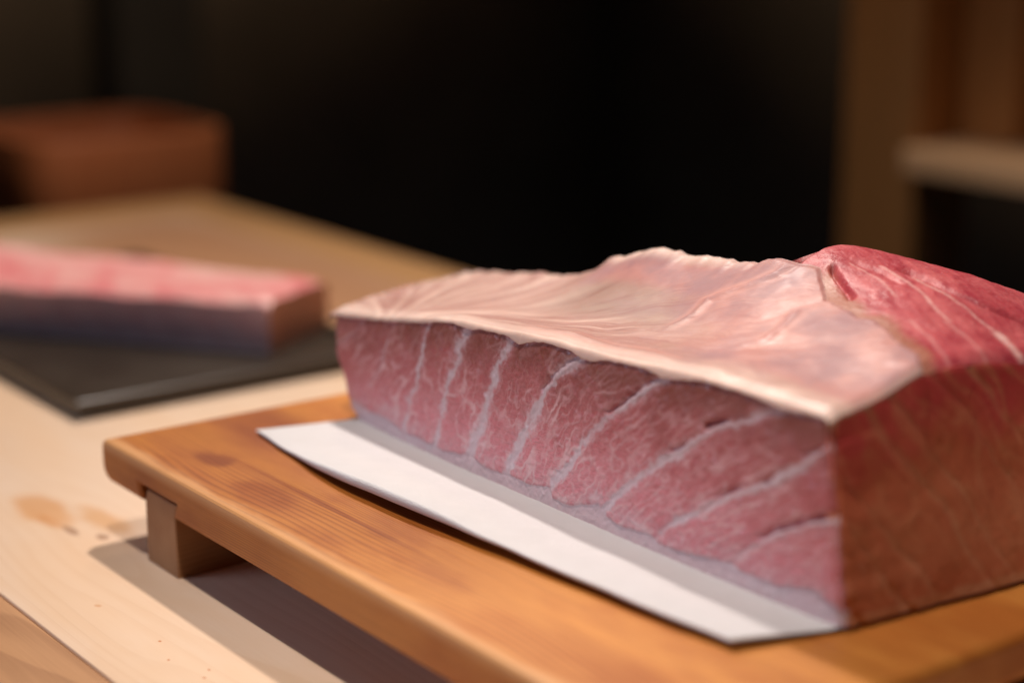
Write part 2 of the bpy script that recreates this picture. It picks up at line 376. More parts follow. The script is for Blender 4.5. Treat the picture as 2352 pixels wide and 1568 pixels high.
pts += [(0.012 + 0.012 * math.cos(R(a)), B + 0.011 + 0.011 * math.sin(R(a))) for a in (-90, -112, -135, -157, -180)]
me = extrude_profile('plank', pts, 0.0, 0.475, 0.0032, 3)
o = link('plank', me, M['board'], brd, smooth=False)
for p in me.polygons: p.use_smooth = p.area < 2e-4
for x0 in (0.0600, 0.4805):
    lp = [(x0, 0.0), (x0 + 0.0435, 0.0), (x0 + 0.0425, B + 0.001), (x0 + 0.0455, B + sh - 0.0012), (x0 + 0.004, B + sh - 0.0012), (x0 + 0.0005, B + 0.001)]
    me = extrude_profile('foot', lp, 0.0015, 0.473, 0.0015, 2)
    link('foot', me, M['leg'], brd, smooth=False)

# ------------------------------------------------------------------ folded paper under the fish
xs = np.array([0.040, 0.055, 0.11, 0.17, 0.22, 0.27, 0.31, 0.35, 0.40, 0.46, 0.52, 0.54])
ye = np.array([0.090, 0.088, 0.080, 0.073, 0.073, 0.076, 0.080, 0.084, 0.087, 0.092, 0.098, 0.10])
zt_ = np.array([0.0713, 0.0715, 0.0722, 0.0788, 0.0808, 0.0808, 0.0775, 0.0757, 0.0752, 0.0748, 0.0742, 0.074])
zb_ = np.array([0.0700, 0.0698, 0.0702, 0.0728, 0.0742, 0.0745, 0.0742, 0.0736, 0.0728, 0.0724, 0.0722, 0.072])
def smooth_interp(x, X, Y):
    acc = 0
    for k in np.linspace(-0.02, 0.02, 9): acc = acc + np.interp(x + k, X, Y)
    return acc / 9
n = 150; prof = []
v = []; PT = 0.0711
a = np.linspace(0, 1, n)
NB = 26
for i in range(n):
    loop = []
    # nominal x for this section, the left end runs obliquely
    def X(y):
        xl = np.interp(y, [0.07, 0.088, 0.105, 0.1356, 0.157, 0.29], [0.062, 0.0555, 0.063, 0.0672, 0.078, 0.06]) + 0.0012 * math.sin(y * 330)
        xr = np.interp(y, [0.08, 0.0985, 0.157, 0.29], [0.507, 0.5085, 0.5255, 0.53])
        return xl + (xr - xl) * a[i]
    x0 = float(X(0.088))
    y0 = float(smooth_interp(x0, xs, ye)) + 0.0012 * (vnoise(x0 * 40, 3.0) - 0.5); z1 = float(smooth_interp(x0, xs, zt_)); z0 = float(smooth_interp(x0, xs, zb_))
    th = z1 - z0; r = th / 2
    for y in (0.285, 0.22, 0.17, 0.157, 0.150, 0.142, 0.134, 0.126, 0.118, 0.110, 0.102, 0.096):
        if y < y0 + r * 1.1: continue
        s = sstep(0.150, y0 + r, y) if False else np.clip((0.150 - y) / (0.150 - y0 - r), 0, 1)
        s = s * s * (3 - 2 * s) * 0.6 + s * 0.4
        w = (0.0010 * (vnoise(x0 * 42, y * 60, 5) - 0.5) + 0.0005 * (vnoise(x0 * 130, y * 90, 6) - 0.5)) * min(1, s * 3)
        loop.append((y, PT + (z1 - PT) * s + w))
    while len(loop) < 12: loop.append((loop[-1][0] * 0.5 + (y0 + r) * 0.5, loop[-1][1] * 0.5 + z1 * 0.5))
    for k in range(9):
        an = math.pi / 2 + math.pi * k / 8
        loop.append((y0 + r * 0.8 + r * 0.8 * math.cos(an), (z0 + z1) / 2 + r * math.sin(an)))
    for q, y in enumerate((0.105, 0.125, 0.15, 0.20, 0.285)):
        s = (0, 0.25, 0.5, 1, 1)[q]
        loop.append((y, z0 + (T + 0.0004 - z0) * s))
    for (y, z) in loop: v.append((float(X(y)), y, z))
m = len(loop)
f = []
for i in range(n - 1):
    for j in range(m):
        k = (j + 1) % m
        f.append((i * m + j, i * m + k, (i + 1) * m + k, (i + 1) * m + j))
f.append(tuple(range(m))[::-1]); f.append(tuple((n - 1) * m + j for j in range(m)))
me = mesh_from('folded_paper', v, f)
bm = bmesh.new(); bm.from_mesh(me); bmesh.ops.recalc_face_normals(bm, faces=bm.faces[:]); bm.to_mesh(me); bm.free()
o = link('folded_paper', me, M['paper'])
tag(o, 'white folded absorbent paper sheet lying under the large fish block', 'paper')

# ------------------------------------------------------------------ the large block of tuna belly
blk = empty('tuna_block', (0.28, 0.22, PT), label='large block of marbled pink tuna belly on white paper', cat='fish')

FTOP = [(0.0468,0.1398),(0.0805,0.1441),(0.1181,0.1496),(0.1614,0.1572),(0.1857,0.1625),(0.1998,0.1619),(0.2115,0.1626),(0.2252,0.1658),(0.2483,0.1656),(0.2583,0.1628),(0.2732,0.1674),(0.2899,0.1706),(0.3062,0.1703),(0.3183,0.1663),(0.3300,0.1678),(0.3529,0.1729),(0.3714,0.1736),(0.3877,0.1703),(0.4000,0.1725),(0.4273,0.1774),(0.4471,0.1766),(0.4663,0.1759),(0.4788,0.1742),(0.4940,0.1758),(0.5102,0.1772)]
FBOT = [(0.0710,0.0826),(0.0892,0.0800),(0.1150,0.0794),(0.1358,0.0755),(0.1471,0.0762),(0.1727,0.0761),(0.1888,0.0761),(0.2131,0.0800),(0.2283,0.0768),(0.2483,0.0770),(0.2758,0.0783),(0.2928,0.0810),(0.2970,0.0754),(0.3156,0.0759),(0.3394,0.0832),(0.3434,0.0790),(0.3551,0.0758),(0.3851,0.0786),(0.3925,0.0752),(0.4174,0.0764),(0.4479,0.0808),(0.4547,0.0780),(0.4837,0.0787),(0.5050,0.0844),(0.5173,0.0802),(0.5264,0.0774)]
LEFT = [(0.0734,0.0711),(0.0612,0.0781),(0.0563,0.0958),(0.0434,0.1149),(0.0470,0.1435)]
RIGHT = [(0.5267,0.0711),(0.5177,0.1242),(0.5141,0.1460),(0.5102,0.1776)]
SEAMS = [
[(0.0815,0.1431),(0.0709,0.1310),(0.0520,0.1216),(0.0411,0.1125)],
[(0.1187,0.1439),(0.1085,0.1255),(0.1042,0.1135),(0.0960,0.1028),(0.0896,0.0902),(0.0873,0.0817)],
[(0.1635,0.1570),(0.1569,0.1441),(0.1529,0.1294),(0.1498,0.1127),(0.1402,0.1018),(0.1420,0.0946),(0.1360,0.0823),(0.1377,0.0750)],
[(0.2055,0.1612),(0.1951,0.1478),(0.1976,0.1390),(0.1878,0.1254),(0.1823,0.1115),(0.1786,0.1022),(0.1776,0.0913),(0.1729,0.0783)],
[(0.2540,0.1660),(0.2501,0.1631),(0.2420,0.1535),(0.2354,0.1400),(0.2321,0.1271),(0.2271,0.1167),(0.2237,0.1046),(0.2134,0.0854)],
[(0.3200,0.1698),(0.3070,0.1595),(0.2921,0.1485),(0.2831,0.1348),(0.2754,0.1231),(0.2661,0.1089),(0.2565,0.0913),(0.2501,0.0783)],
[(0.3930,0.1724),(0.3718,0.1595),(0.3422,0.1361),(0.3230,0.1184),(0.3071,0.0970),(0.2928,0.0797)],
[(0.4819,0.1749),(0.4533,0.1614),(0.4290,0.1510),(0.4184,0.1428),(0.4011,0.1303),(0.3782,0.1140),(0.3666,0.1037),(0.3509,0.0909),(0.3422,0.0813)],
[(0.5114,0.1618),(0.4928,0.1465),(0.4706,0.1319),(0.4505,0.1210),(0.4306,0.1098),(0.4121,0.0976),(0.3961,0.0872),(0.3869,0.0774)],
[(0.5150,0.1251),(0.5016,0.1189),(0.4849,0.1098),(0.4665,0.0977),(0.4533,0.0881),(0.4480,0.0796)]]
SW = [0.0012, 0.0012, 0.0026, 0.0033, 0.0044, 0.0035, 0.0028, 0.0027, 0.0022, 0.0018]
ftop0 = lambda x: np.interp(x, *zip(*FTOP))
ftop = lambda x: np.minimum(ftop0(x), ztop(x, 0 * np.asarray(x, float) + 0.1585) - 0.0034)
fbot = lambda x: np.interp(x, *zip(*FBOT))
leftx = lambda z: np.interp(z, [q[1] for q in LEFT], [q[0] for q in LEFT])
rightx = lambda z: np.interp(z, [q[1] for q in RIGHT], [q[0] for q in RIGHT])
YF = 0.157

# smooth height of the block's top, thin-plate through measured points
CP = np.array([
 (.042,.157,.1435),(.1076,.157,.1522),(.1857,.157,.1655),(.2252,.157,.1680),(.2899,.157,.1728),(.3142,.157,.1730),(.3715,.157,.1762),(.4273,.157,.1796),(.4632,.157,.1796),(.5102,.157,.1800),
 (.024,.28,.148),(.10,.28,.162),(.162,.28,.172),(.196,.28,.187),(.236,.28,.200),(.278,.28,.2025),(.317,.28,.207),(.345,.28,.2125),
 (.034,.22,.149),(.10,.21,.154),(.16,.22,.160),(.25,.20,.168),(.35,.21,.179),(.43,.20,.184),(.48,.19,.1825),(.30,.24,.183),(.22,.24,.172),(.40,.24,.194),
 (.51,.19,.184),(.51,.221,.192),(.51,.306,.186),(.51,.42,.163),(.475,.234,.196),(.432,.256,.2005),(.405,.267,.204),(.383,.285,.212),
 (.376,.296,.219),(.393,.335,.2165),(.41,.375,.205),(.42,.42,.188),(.455,.30,.206),(.36,.40,.192),(.37,.45,.172),(.51,.45,.153)])
def tps(r): return np.where(r > 0, r * r * np.log(np.maximum(r, 1e-9)), 0)
_n = len(CP); _K = tps(np.hypot(CP[:, None, 0] - CP[None, :, 0], CP[:, None, 1] - CP[None, :, 1])) + np.eye(_n) * 2e-5
_P = np.c_[np.ones(_n), CP[:, :2]]
_A = np.block([[_K, _P], [_P.T, np.zeros((3, 3))]]); _w = np.linalg.solve(_A, np.r_[CP[:, 2], 0, 0, 0])
def ztop(x, y):
    x = np.asarray(x, float); y = np.asarray(y, float); s = _w[_n] + _w[_n + 1] * x + _w[_n + 2] * y
    for k in range(_n): s = s + _w[k] * tps(np.hypot(x - CP[k, 0], y - CP[k, 1]))
    return s

def seam_x(k, z):
    q = sorted(SEAMS[k], key=lambda p: p[1]); X = np.array([p[0] for p in q]); Zs = np.array([p[1] for p in q])
    r = np.interp(z, Zs, X)
    s0 = (X[1] - X[0]) / (Zs[1] - Zs[0]); s1 = (X[-1] - X[-2]) / (Zs[-1] - Zs[-2])
    s0 = np.clip(s0, -1, 1.2)
    return np.where(z < Zs[0], X[0] + (z - Zs[0]) * s0, np.where(z > Zs[-1], X[-1] + (z - Zs[-1]) * s1, r))

# ---- front cut face
NX, NZ = 760, 200
A_, B_ = np.meshgrid(np.linspace(0, 1, NX), np.linspace(0, 1, NZ), indexing='ij')
x_ = 0.047 + A_ * (0.5102 - 0.047)
for _ in range(3):
    z_ = PT + B_ * (ftop(x_) + 0.0001 - PT)
    x_ = leftx(z_) + A_ * (rightx(z_) - leftx(z_))
x_left_wob = 0.0012 * (fbm(z_ * 160, 0.5 + 0 * z_, 3) - 0.5)
wob = 0.0050 * (fbm(x_ * 60, z_ * 60, 11) - 0.5) + 0.0022 * (vnoise(x_ * 330, z_ * 330, 21) - 0.5)
fat = np.zeros_like(x_); disp = np.zeros_like(x_); sx = []
for k in range(len(SEAMS)):
    s = seam_x(k, z_); ds = np.gradient(s[0], z_[0]) if False else (seam_x(k, z_ + 0.0015) - seam_x(k, z_ - 0.0015)) / 0.003
    cosv = 1 / np.sqrt(1 + ds * ds)
    d = (x_ + wob - s) * cosv            # + = right / below the seam, metres
    sx.append(s - wob)
    w = SW[k] * (0.40 + 1.1 * vnoise(z_ * 75, k + 0.5 + 0 * z_, 31)) * (1.2 - 0.3 * B_)
    de = d + 0.0007 * (vnoise(x_ * 520, z_ * 520, 33) - 0.5) + 0.0020 * (vnoise(x_ * 240, z_ * 240, 34) - 0.5)
    strength = (0.50, 0.55, 0.85, 0.90, 0.95, 1.0, 0.95, 1.0, 1.0, 0.95)[k] * (0.55 + 0.75 * vnoise(z_ * 95, 7.3 * k + 0 * z_, 41))
    fk = strength * (0.60 * sstep(w * 1.35, w * 0.15, np.abs(de)) + 0.40 * sstep(w * 3.8, 0, np.abs(de)))
    for off2, am2 in ((0.0042, 0.30), (-0.0050, 0.26)):
        fk = np.maximum(fk, am2 * sstep(0.0016, 0.0003, np.abs(de - off2 * (0.6 + 0.9 * vnoise(z_ * 60, k * 3.1 + off2 * 900 + 0 * z_, 35)))) * sstep(0.35, 0.6, vnoise(z_ * 45, k * 2.3 + off2 * 700 + 0 * z_, 36)))
    if k == 9: fk = fk * sstep(0.440, 0.462, x_)
    if k == 8: fk = fk * 0.95
    fat = np.maximum(fat, fk)
    disp -= 0.0003 * np.exp(-(d / 0.0022) ** 2)
    # open clefts just above the seams where the flakes part
    if k in (5, 6, 7, 8, 9):
        zc = {5: (0.138, 0.170), 6: (0.140, 0.172), 7: (0.134, 0.160), 8: (0.118, 0.160), 9: (0.104, 0.130)}[k]
        amt = {5: 0.0016, 6: 0.0026, 7: 0.0036, 8: 0.0040, 9: 0.0034}[k]
        g = sstep(zc[0] - 0.006, zc[0] + 0.006, z_) * sstep(zc[1] + 0.006, zc[1] - 0.006, z_)
        off = -0.0030
        disp -= amt * g * np.exp(-((d - off) / 0.0017) ** 2) * sstep(0.25, 0.65, vnoise(x_ * 70, z_ * 70, 51)) * 1.15
        disp += 0.0007 * g * np.exp(-((d - 0.0004) / 0.0013) ** 2)
fb = fbot(x_) + 0.0016 + 0.0022 * (fbm(x_ * 110, 0.3 + 0 * x_, 61) - 0.5)
band = sstep(fb + 0.0016, fb - 0.0010, z_)
fat = np.maximum(fat, band)
fat_halo = sstep(fb + 0.026, fb - 0.001, z_) * (0.25 + 0.75 * fbm(x_ * 60, z_ * 45, 63))  # flesh pales towards the bottom as fat mixes in
fat = np.maximum(fat, 0.62 * fat_halo)
seg = np.zeros(x_.shape, int)
for s in sx: seg += (x_ > s).astype(int)
# fraction inside a segment, for the gentle bulge
sxa = np.sort(np.stack([np.full_like(x_, 0.02)] + sx + [np.full_like(x_, 0.58)], 0), axis=0)
lo = np.take_along_axis(sxa, seg[None], 0)[0]; hi = np.take_along_axis(sxa, seg[None] + 1, 0)[0]
fr_ = np.clip((x_ - lo) / np.maximum(hi - lo, 1e-4), 0, 1)
disp += 0.0008 * (1 - (2 * fr_ - 1) ** 2) * (1 - band)
disp += 0.0012 * (fbm(x_ * 55, z_ * 55, 71) - 0.5) + 0.0005 * (vnoise(x_ * 420, z_ * 420, 81) - 0.5)
disp -= 0.0003 * band
disp += 0.0012 * (1 - B_) ** 7 * np.sin(np.pi * np.clip(A_, 0, 1)) ** 0.6
disp -= 0.0005 * sstep(0.95, 1.0, B_)
# roll the two vertical rims back so the corners are rounded
disp -= 0.0030 * sstep(0.010, 0.0, A_) + 0.0018 * sstep(0.992, 1.0, A_)
slope = -0.0050 * (1 - B_) * np.sin(np.pi * np.clip(A_ * 0.98, 0, 1)) ** 0.5
y_ = YF - disp + slope
fx_ = (x_ - lo) + 0.0040 * (fbm(x_ * 90, z_ * 60, 201) - 0.5)
v1 = np.abs(vnoise(fx_ * 150, z_ * 46 + seg * 3.1, 202) - 0.5) * 2
v2 = np.abs(vnoise(fx_ * 270, z_ * 95 + seg * 5.3 + x_ * 60, 203) - 0.5) * 2
v3 = np.abs(vnoise(fx_ * 210 + z_ * 150, z_ * 210 - x_ * 90, 204) - 0.5) * 2
vein_ = 0.85 * sstep(0.20, 0.0, v1) * sstep(0.35, 0.6, fbm(x_ * 38, z_ * 38, 205)) + 0.50 * sstep(0.36, 0.0, v2) * sstep(0.30, 0.6, fbm(x_ * 55, z_ * 55, 206)) + 0.20 * sstep(0.40, 0.0, v3)
vein_ *= 1.0 - 0.72 * sstep(0.45, 0.95, B_)
tip_ = np.exp(-np.maximum(ftop(x_) - z_, 0) / 0.0135) * (1 - np.clip(fat, 0, 1)) * sstep(0.0, 0.16, fr_) * sstep(1.0, 0.80, fr_) * (0.55 + 0.45 * sstep(0.10, 0.18, x_))  # browned flake tops, with shade under the lip put into the colour
flow = np.stack([(x_ - lo) + seg * 0.37, np.zeros_like(x_), z_ * 1.15 + seg * 0.11], -1)
wobR = lambda z: 0.0030 * (fbm(np.asarray(z) * 70, 0 * np.asarray(z) + 0.5, 401) - 0.5)
V = np.stack([x_ + x_left_wob * (1 - A_) ** 8 + wobR(z_) * A_ ** 12, y_, z_], -1).reshape(-1, 3)
F = grid_faces(NX, NZ)
face_fat = fat.ravel()[F].mean(1) > 0.5
face_seg = np.median(seg.ravel()[F], axis=1).astype(int)
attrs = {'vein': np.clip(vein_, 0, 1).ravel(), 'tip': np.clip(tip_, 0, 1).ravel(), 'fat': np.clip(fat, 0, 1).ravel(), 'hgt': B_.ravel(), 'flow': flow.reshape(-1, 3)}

def split_patch(V, F, attrs, mask, name, mat, parent, depth_vec):
    """one solid flake: the patch of faces plus a rim and a back, pushed into the block"""
    f = F[mask]
    if len(f) < 6: return None
    used, inv = np.unique(f, return_inverse=True); f = inv.reshape(f.shape)
    v = V[used]; n0 = len(v)
    e = np.concatenate([f[:, [0, 1]], f[:, [1, 2]], f[:, [2, 3]], f[:, [3, 0]]])
    key = np.sort(e, 1); code = key[:, 0].astype(np.int64) * n0 + key[:, 1]
    u, idx, cnt = np.unique(code, return_index=True, return_counts=True)
    be = e[idx[cnt == 1]]
    bv, binv = np.unique(be, return_inverse=True); be2 = binv.reshape(be.shape)
    nb = len(bv)
    front_dup = v[bv]; back = v[bv] + depth_vec
    allv = np.concatenate([v, front_dup, back])
    skirt = np.stack([be2[:, 1] + n0, be2[:, 0] + n0, be2[:, 0] + n0 + nb, be2[:, 1] + n0 + nb], 1)
    at = {k: np.concatenate([a[used], a[used][bv], a[used][bv]]) for k, a in attrs.items()}
    me = mesh_from(name, allv, np.concatenate([f, skirt]), at)
    return link(name, me, mat, parent)

DV = np.array([0, 0.006, 0])
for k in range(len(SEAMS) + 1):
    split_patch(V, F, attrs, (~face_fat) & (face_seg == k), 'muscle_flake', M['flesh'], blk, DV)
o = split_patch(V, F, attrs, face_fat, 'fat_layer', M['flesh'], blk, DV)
o['label'] = 'pale fat seams and bottom fat layer'

# ---- right cut face (in shade)
NY, NZ2 = 220, 120
A2, B2 = np.meshgrid(np.linspace(0, 1, NY), np.linspace(0, 1, NZ2), indexing='ij')
y2 = 0.1575 + A2 * (0.452 - 0.1575)
zt2 = ztop(0.5110 + 0 * y2, y2) - np.where(y2 < 0.2235, 0.0034, 0.0050)
z2 = PT + B2 * (zt2 - PT)
xb = 0.5267 + (y2 - 0.157) * 0.10
x2 = np.interp(B2, [0, 0.5, 0.7, 1], [0, 0.55, 0.72, 1])
x2 = xb + (0.5118 - xb) * x2
q = y2 - 0.157; hh = z2 - PT
along = (q - hh * -0.78)                # streak family leaning with height
# fat streaks run from upper front to lower back
sc = q * 0.80 + (hh - 0.10) * 0.60 + 0.9 * (hh - 0.06) ** 2 + 0.014 * (fbm(y2 * 22, z2 * 22, 91) - 0.5)
LINES = [-0.050, -0.022, -0.006, 0.026, 0.042, 0.074, 0.094, 0.132, 0.155, 0.19]
fat_glow2 = np.zeros_like(y2); seg2 = np.zeros(y2.shape, int)
for k, c0 in enumerate(LINES):
    d = sc - c0
    fat_glow2 = np.maximum(fat_glow2, (0.14 + 0.48 * vnoise(hh * 40, k * 3.7 + 0.5 + 0 * hh, 95)) * sstep(0.0042, 0.0004, np.abs(d)))
    seg2 += (d > 0).astype(int)
    x2 = x2 - 0.0006 * np.exp(-(d / 0.002) ** 2)
bot2 = sstep(0.0075, 0.0035, hh + 0.003 * (fbm(y2 * 70, 0 * y2, 97) - 0.5))
fat_glow2 = np.maximum(fat_glow2, 0.75 * bot2)
x2 = x2 + 0.0015 * (fbm(y2 * 45, z2 * 45, 99) - 0.5) - 0.0006 * sstep(0.98, 1.0, B2) - 0.0025 * sstep(0.012, 0, A2)
x2 = x2 + wobR(z2) * (1 - A2) ** 12
V2 = np.stack([x2, y2, z2], -1).reshape(-1, 3); F2 = grid_faces(NY, NZ2)
fat_glow2 = np.maximum(fat_glow2, 0.40 * sstep(0.022, 0.0, A2))  # paler front rim: light flesh edge plus translucent glow put into the colour
at2 = {'vein': (0.8 * sstep(0.3, 0, np.abs(vnoise(sc * 160, (q - hh) * 30, 208) - 0.5) * 2)).ravel(), 'tip': np.zeros(sc.size), 'fat': fat_glow2.ravel(), 'hgt': B2.ravel(), 'flow': np.stack([sc, 0 * sc, q - hh], -1).reshape(-1, 3)}
fs2 = np.median(seg2.ravel()[F2], axis=1).astype(int)
fb2 = bot2.ravel()[F2].mean(1) > 0.5
for k in range(len(LINES) + 1):
    o = split_patch(V2, F2, at2, (fs2 == k) & ~fb2, 'side_flake', M['side_flesh'], blk, np.array([-0.006, 0, 0]))
split_patch(V2, F2, at2, fb2, 'skin_fat', M['side_flesh'], blk, np.array([-0.006, 0, 0]))

# ---- core: left, back and bottom of the block
per = [(0.060, 0.1605), (0.15, 0.1625), (0.30, 0.1625), (0.45, 0.1625), (0.505, 0.1625), (0.505, 0.25), (0.505, 0.35), (0.505, 0.451), (0.44, 0.451), (0.372, 0.448), (0.366, 0.37), (0.362, 0.30), (0.352, 0.2815)]
per += [(x, 0.2805) for x in np.linspace(0.33, 0.04, 12)] + [(0.024, 0.278)] + [(0.030, y) for y in (0.25, 0.22, 0.19, 0.165)]
v = []; NL = 14
for k in range(NL):
    b = k / (NL - 1)
    for (x, y) in per:
        zt0 = float(ztop(x, y)) - 0.0028
        z = PT + 0.0004 + b * (zt0 - PT)
        xx = x
        if x < 0.062: xx = float(leftx(z)) - (y - 0.157) * 0.15 + 0.0012
        v.append((xx, y, z))
n = len(per); f = []
for k in range(NL - 1):
    for i in range(n): j = (i + 1) % n; f.append((k * n + i, k * n + j, (k + 1) * n + j, (k + 1) * n + i))
cb = len(v); v.append((0.3, 0.22, PT + 0.0004)); ct = len(v); v.append((0.3, 0.22, 0.13)); v.append((0.44, 0.33, 0.13))
for i in range(n):
    j = (i + 1) % n; f.append((j, i, cb)); f.append(((NL - 1) * n + i, (NL - 1) * n + j, ct))
nv = len(v)
me = mesh_from('flesh_core', v, f, {'fat': np.full(nv, 0.1), 'hgt': np.clip((np.array(v)[:, 2] - PT) / 0.1, 0, 1), 'flow': np.array(v), 'vein': np.zeros(nv), 'tip': np.zeros(nv)})
link('flesh_core', me, M['flesh'], blk)

# ---- lean flesh on top, behind the membrane
MB = np.array([(0.352,0.283),(0.366,0.2835),(0.377,0.2865),(0.3897,0.2759),(0.4054,0.2648),(0.417,0.2613),(0.4408,0.2534),(0.4481,0.2551),(0.4647,0.2477),(0.479,0.2393),(0.4992,0.2335),(0.5086,0.2259),(0.512,0.2245)])
def memb_y(x): return np.interp(x, np.r_[0.0, MB[:, 0]], np.r_[0.2825, MB[:, 1]]) + 0.0022 * (vnoise(np.asarray(x) * 210, 0 * np.asarray(x) + .5, 101) - 0.5) * sstep(0.35, 0.39, np.asarray(x)) + 0.0016 * (vnoise(np.asarray(x) * 90, 0 * np.asarray(x) + .5, 102) - 0.5)
NA, NB2 = 240, 260
A3, B3 = np.meshgrid(np.linspace(0, 1, NA), np.linspace(0, 1, NB2), indexing='ij')
x3 = 0.362 + A3 * (0.5115 - 0.362)
y3 = (memb_y(x3) - 0.004) + B3 * (0.452 - memb_y(x3) + 0.004)
z3 = ztop(x3, y3) - 0.0014
FURROW = [([(0.3801,0.2915),(0.3928,0.2864),(0.4059,0.2782),(0.4189,0.2706)], 0.0042, 0.0019), ([(0.4053,0.3179),(0.4224,0.3221),(0.4443,0.3225),(0.4637,0.330),(0.4786,0.3449),(0.50,0.36)], 0.0034, 0.0038), ([(0.385,0.302),(0.41,0.304),(0.43,0.300)], 0.0012, 0.003)]
fat3 = np.zeros_like(x3)
for poly, dep, wid in FURROW:
    d, tt = polydist(x3 + 0.003 * (fbm(x3 * 80, y3 * 80, 111) - 0.5), y3 + 0.003 * (fbm(x3 * 80, y3 * 80, 112) - 0.5), poly)
    g = sstep(0, 0.12, tt) * sstep(1.0, 0.85, tt) if poly[-1][0] < 0.5 else sstep(0, 0.12, tt)
    z3 = z3 - dep * np.exp(-(d / wid) ** 2) * g
WHITE = [([(0.3884,0.2997),(0.4117,0.2974),(0.4366,0.2859)], 0.0008, 0.45), ([(0.4016,0.3105),(0.4287,0.3058),(0.4576,0.2935),(0.4736,0.2875)], 0.0011, 0.6), ([(0.4241,0.3144),(0.453,0.3124),(0.4747,0.3099),(0.4953,0.3082),(0.5082,0.305)], 0.0013, 0.6), ([(0.490,0.309),(0.5095,0.3048)], 0.0030, 1.0),
         ([(0.4635,0.2671),(0.4848,0.2592),(0.5117,0.2441)], 0.0010, 0.35), ([(0.4726,0.2841),(0.4938,0.2815),(0.5133,0.2726)], 0.0010, 0.35)]
for poly, wid, am in WHITE:
    d, tt = polydist(x3 + 0.003 * (fbm(x3 * 90, y3 * 90, 113) - 0.5), y3 + 0.003 * (fbm(x3 * 90, y3 * 90, 114) - 0.5), poly)
    fat3 = np.maximum(fat3, am * sstep(wid * 1.9, wid * 0.3, d) * (0.6 + 0.6 * vnoise(tt * 30, 0 * tt, 115)))
brown = sstep(0.374, 0.388, x3) * sstep(0.0145, 0.004, y3 - memb_y(x3) + 0.006 * (fbm(x3 * 90, y3 * 90, 116) - 0.5))
z3 += 0.0022 * (fbm(x3 * 30, y3 * 50, 117) - 0.5) + 0.0004 * (vnoise(x3 * 260, y3 * 260, 118) - 0.5)
z3 -= 0.0040 * np.clip((A3 - 0.93) / 0.07, 0, 1) ** 2 + 0.0030 * sstep(0.012, 0.0, A3)
flow3 = np.stack([(x3 * 0.9 - y3 * 0.45), (x3 * 0.45 + y3 * 0.9), z3], -1)
V3 = np.stack([x3, y3, z3], -1).reshape(-1, 3)
o = split_patch(V3, grid_faces(NA, NB2), {'fat': fat3.ravel(), 'brown': brown.ravel(), 'flow': flow3.reshape(-1, 3)}, np.ones((NA - 1) * (NB2 - 1), bool), 'lean_flesh', M['lean'], blk, np.array([0, 0, -0.02]))
o['label'] = 'bright red lean flesh on top'

# ---- membrane sheet with a thick rolled lip along the front
NA, NBm = 620, 170
A4, B4 = np.meshgrid(np.linspace(0, 1, NA), np.linspace(0, 1, NBm), indexing='ij')
LIPN = 12; yf4 = 0.1556
def memb_grid(A, B):
    xr = 0.5118; xl0 = 0.0445
    x = xl0 + A * (xr - xl0)
    yb = memb_y(x)
    y = (yf4 + 0.0035) + B * (yb - yf4 - 0.0035)
    x = x - (y - 0.157) * 0.15 * (1 - A) ** 3 - 0.0015 * (1 - A) ** 10
    return x, y
x4, y4 = memb_grid(A4, B4)
z4 = ztop(x4, y4) + 0.0004
th = np.arctan2(y4 - 0.145, x4 - 0.130); rr = np.hypot(y4 - 0.145, x4 - 0.130)
th = th + 0.20 * (fbm(x4 * 16, y4 * 16, 121) - 0.5)
flow4 = np.stack([rr * 9, th * 3.2, 0 * th], -1)
st = fbm(th * 16, rr * 10, 123) - 0.5
fan = sstep(0.03, 0.10, rr)
z4 -= 0.0016 * np.clip(1 - (y4 - y4[:, :1]) / 0.006, 0, 1) ** 2
z4 += 0.0016 * st * fan * sstep(0.0, 0.25, B4) + 0.0022 * (fbm(x4 * 28, y4 * 28, 124) - 0.5) + 0.0002 * (vnoise(th * 110, rr * 30, 125) - 0.5) * fan
CREASE = [[(0.3248,0.2018),(0.3323,0.2281),(0.3274,0.2431),(0.3455,0.2559),(0.3588,0.270),(0.3582,0.2843)], [(0.3938,0.1924),(0.4062,0.2138),(0.4028,0.2338),(0.3981,0.2517)], [(0.2367,0.1683),(0.3255,0.1703),(0.40,0.166)]]
crease = np.zeros_like(x4)
for c_ in CREASE:
    d, tt = polydist(x4 + 0.006 * (fbm(x4 * 50, y4 * 50, 131) - 0.5), y4 + 0.006 * (fbm(x4 * 50, y4 * 50, 132) - 0.5), c_)
    g = sstep(0, 0.2, tt) * sstep(1, 0.8, tt)
    z4 += 0.0011 * np.exp(-(d / 0.0035) ** 2) * g
    crease = np.maximum(crease, np.exp(-((d - 0.005) / 0.003) ** 2) * g)
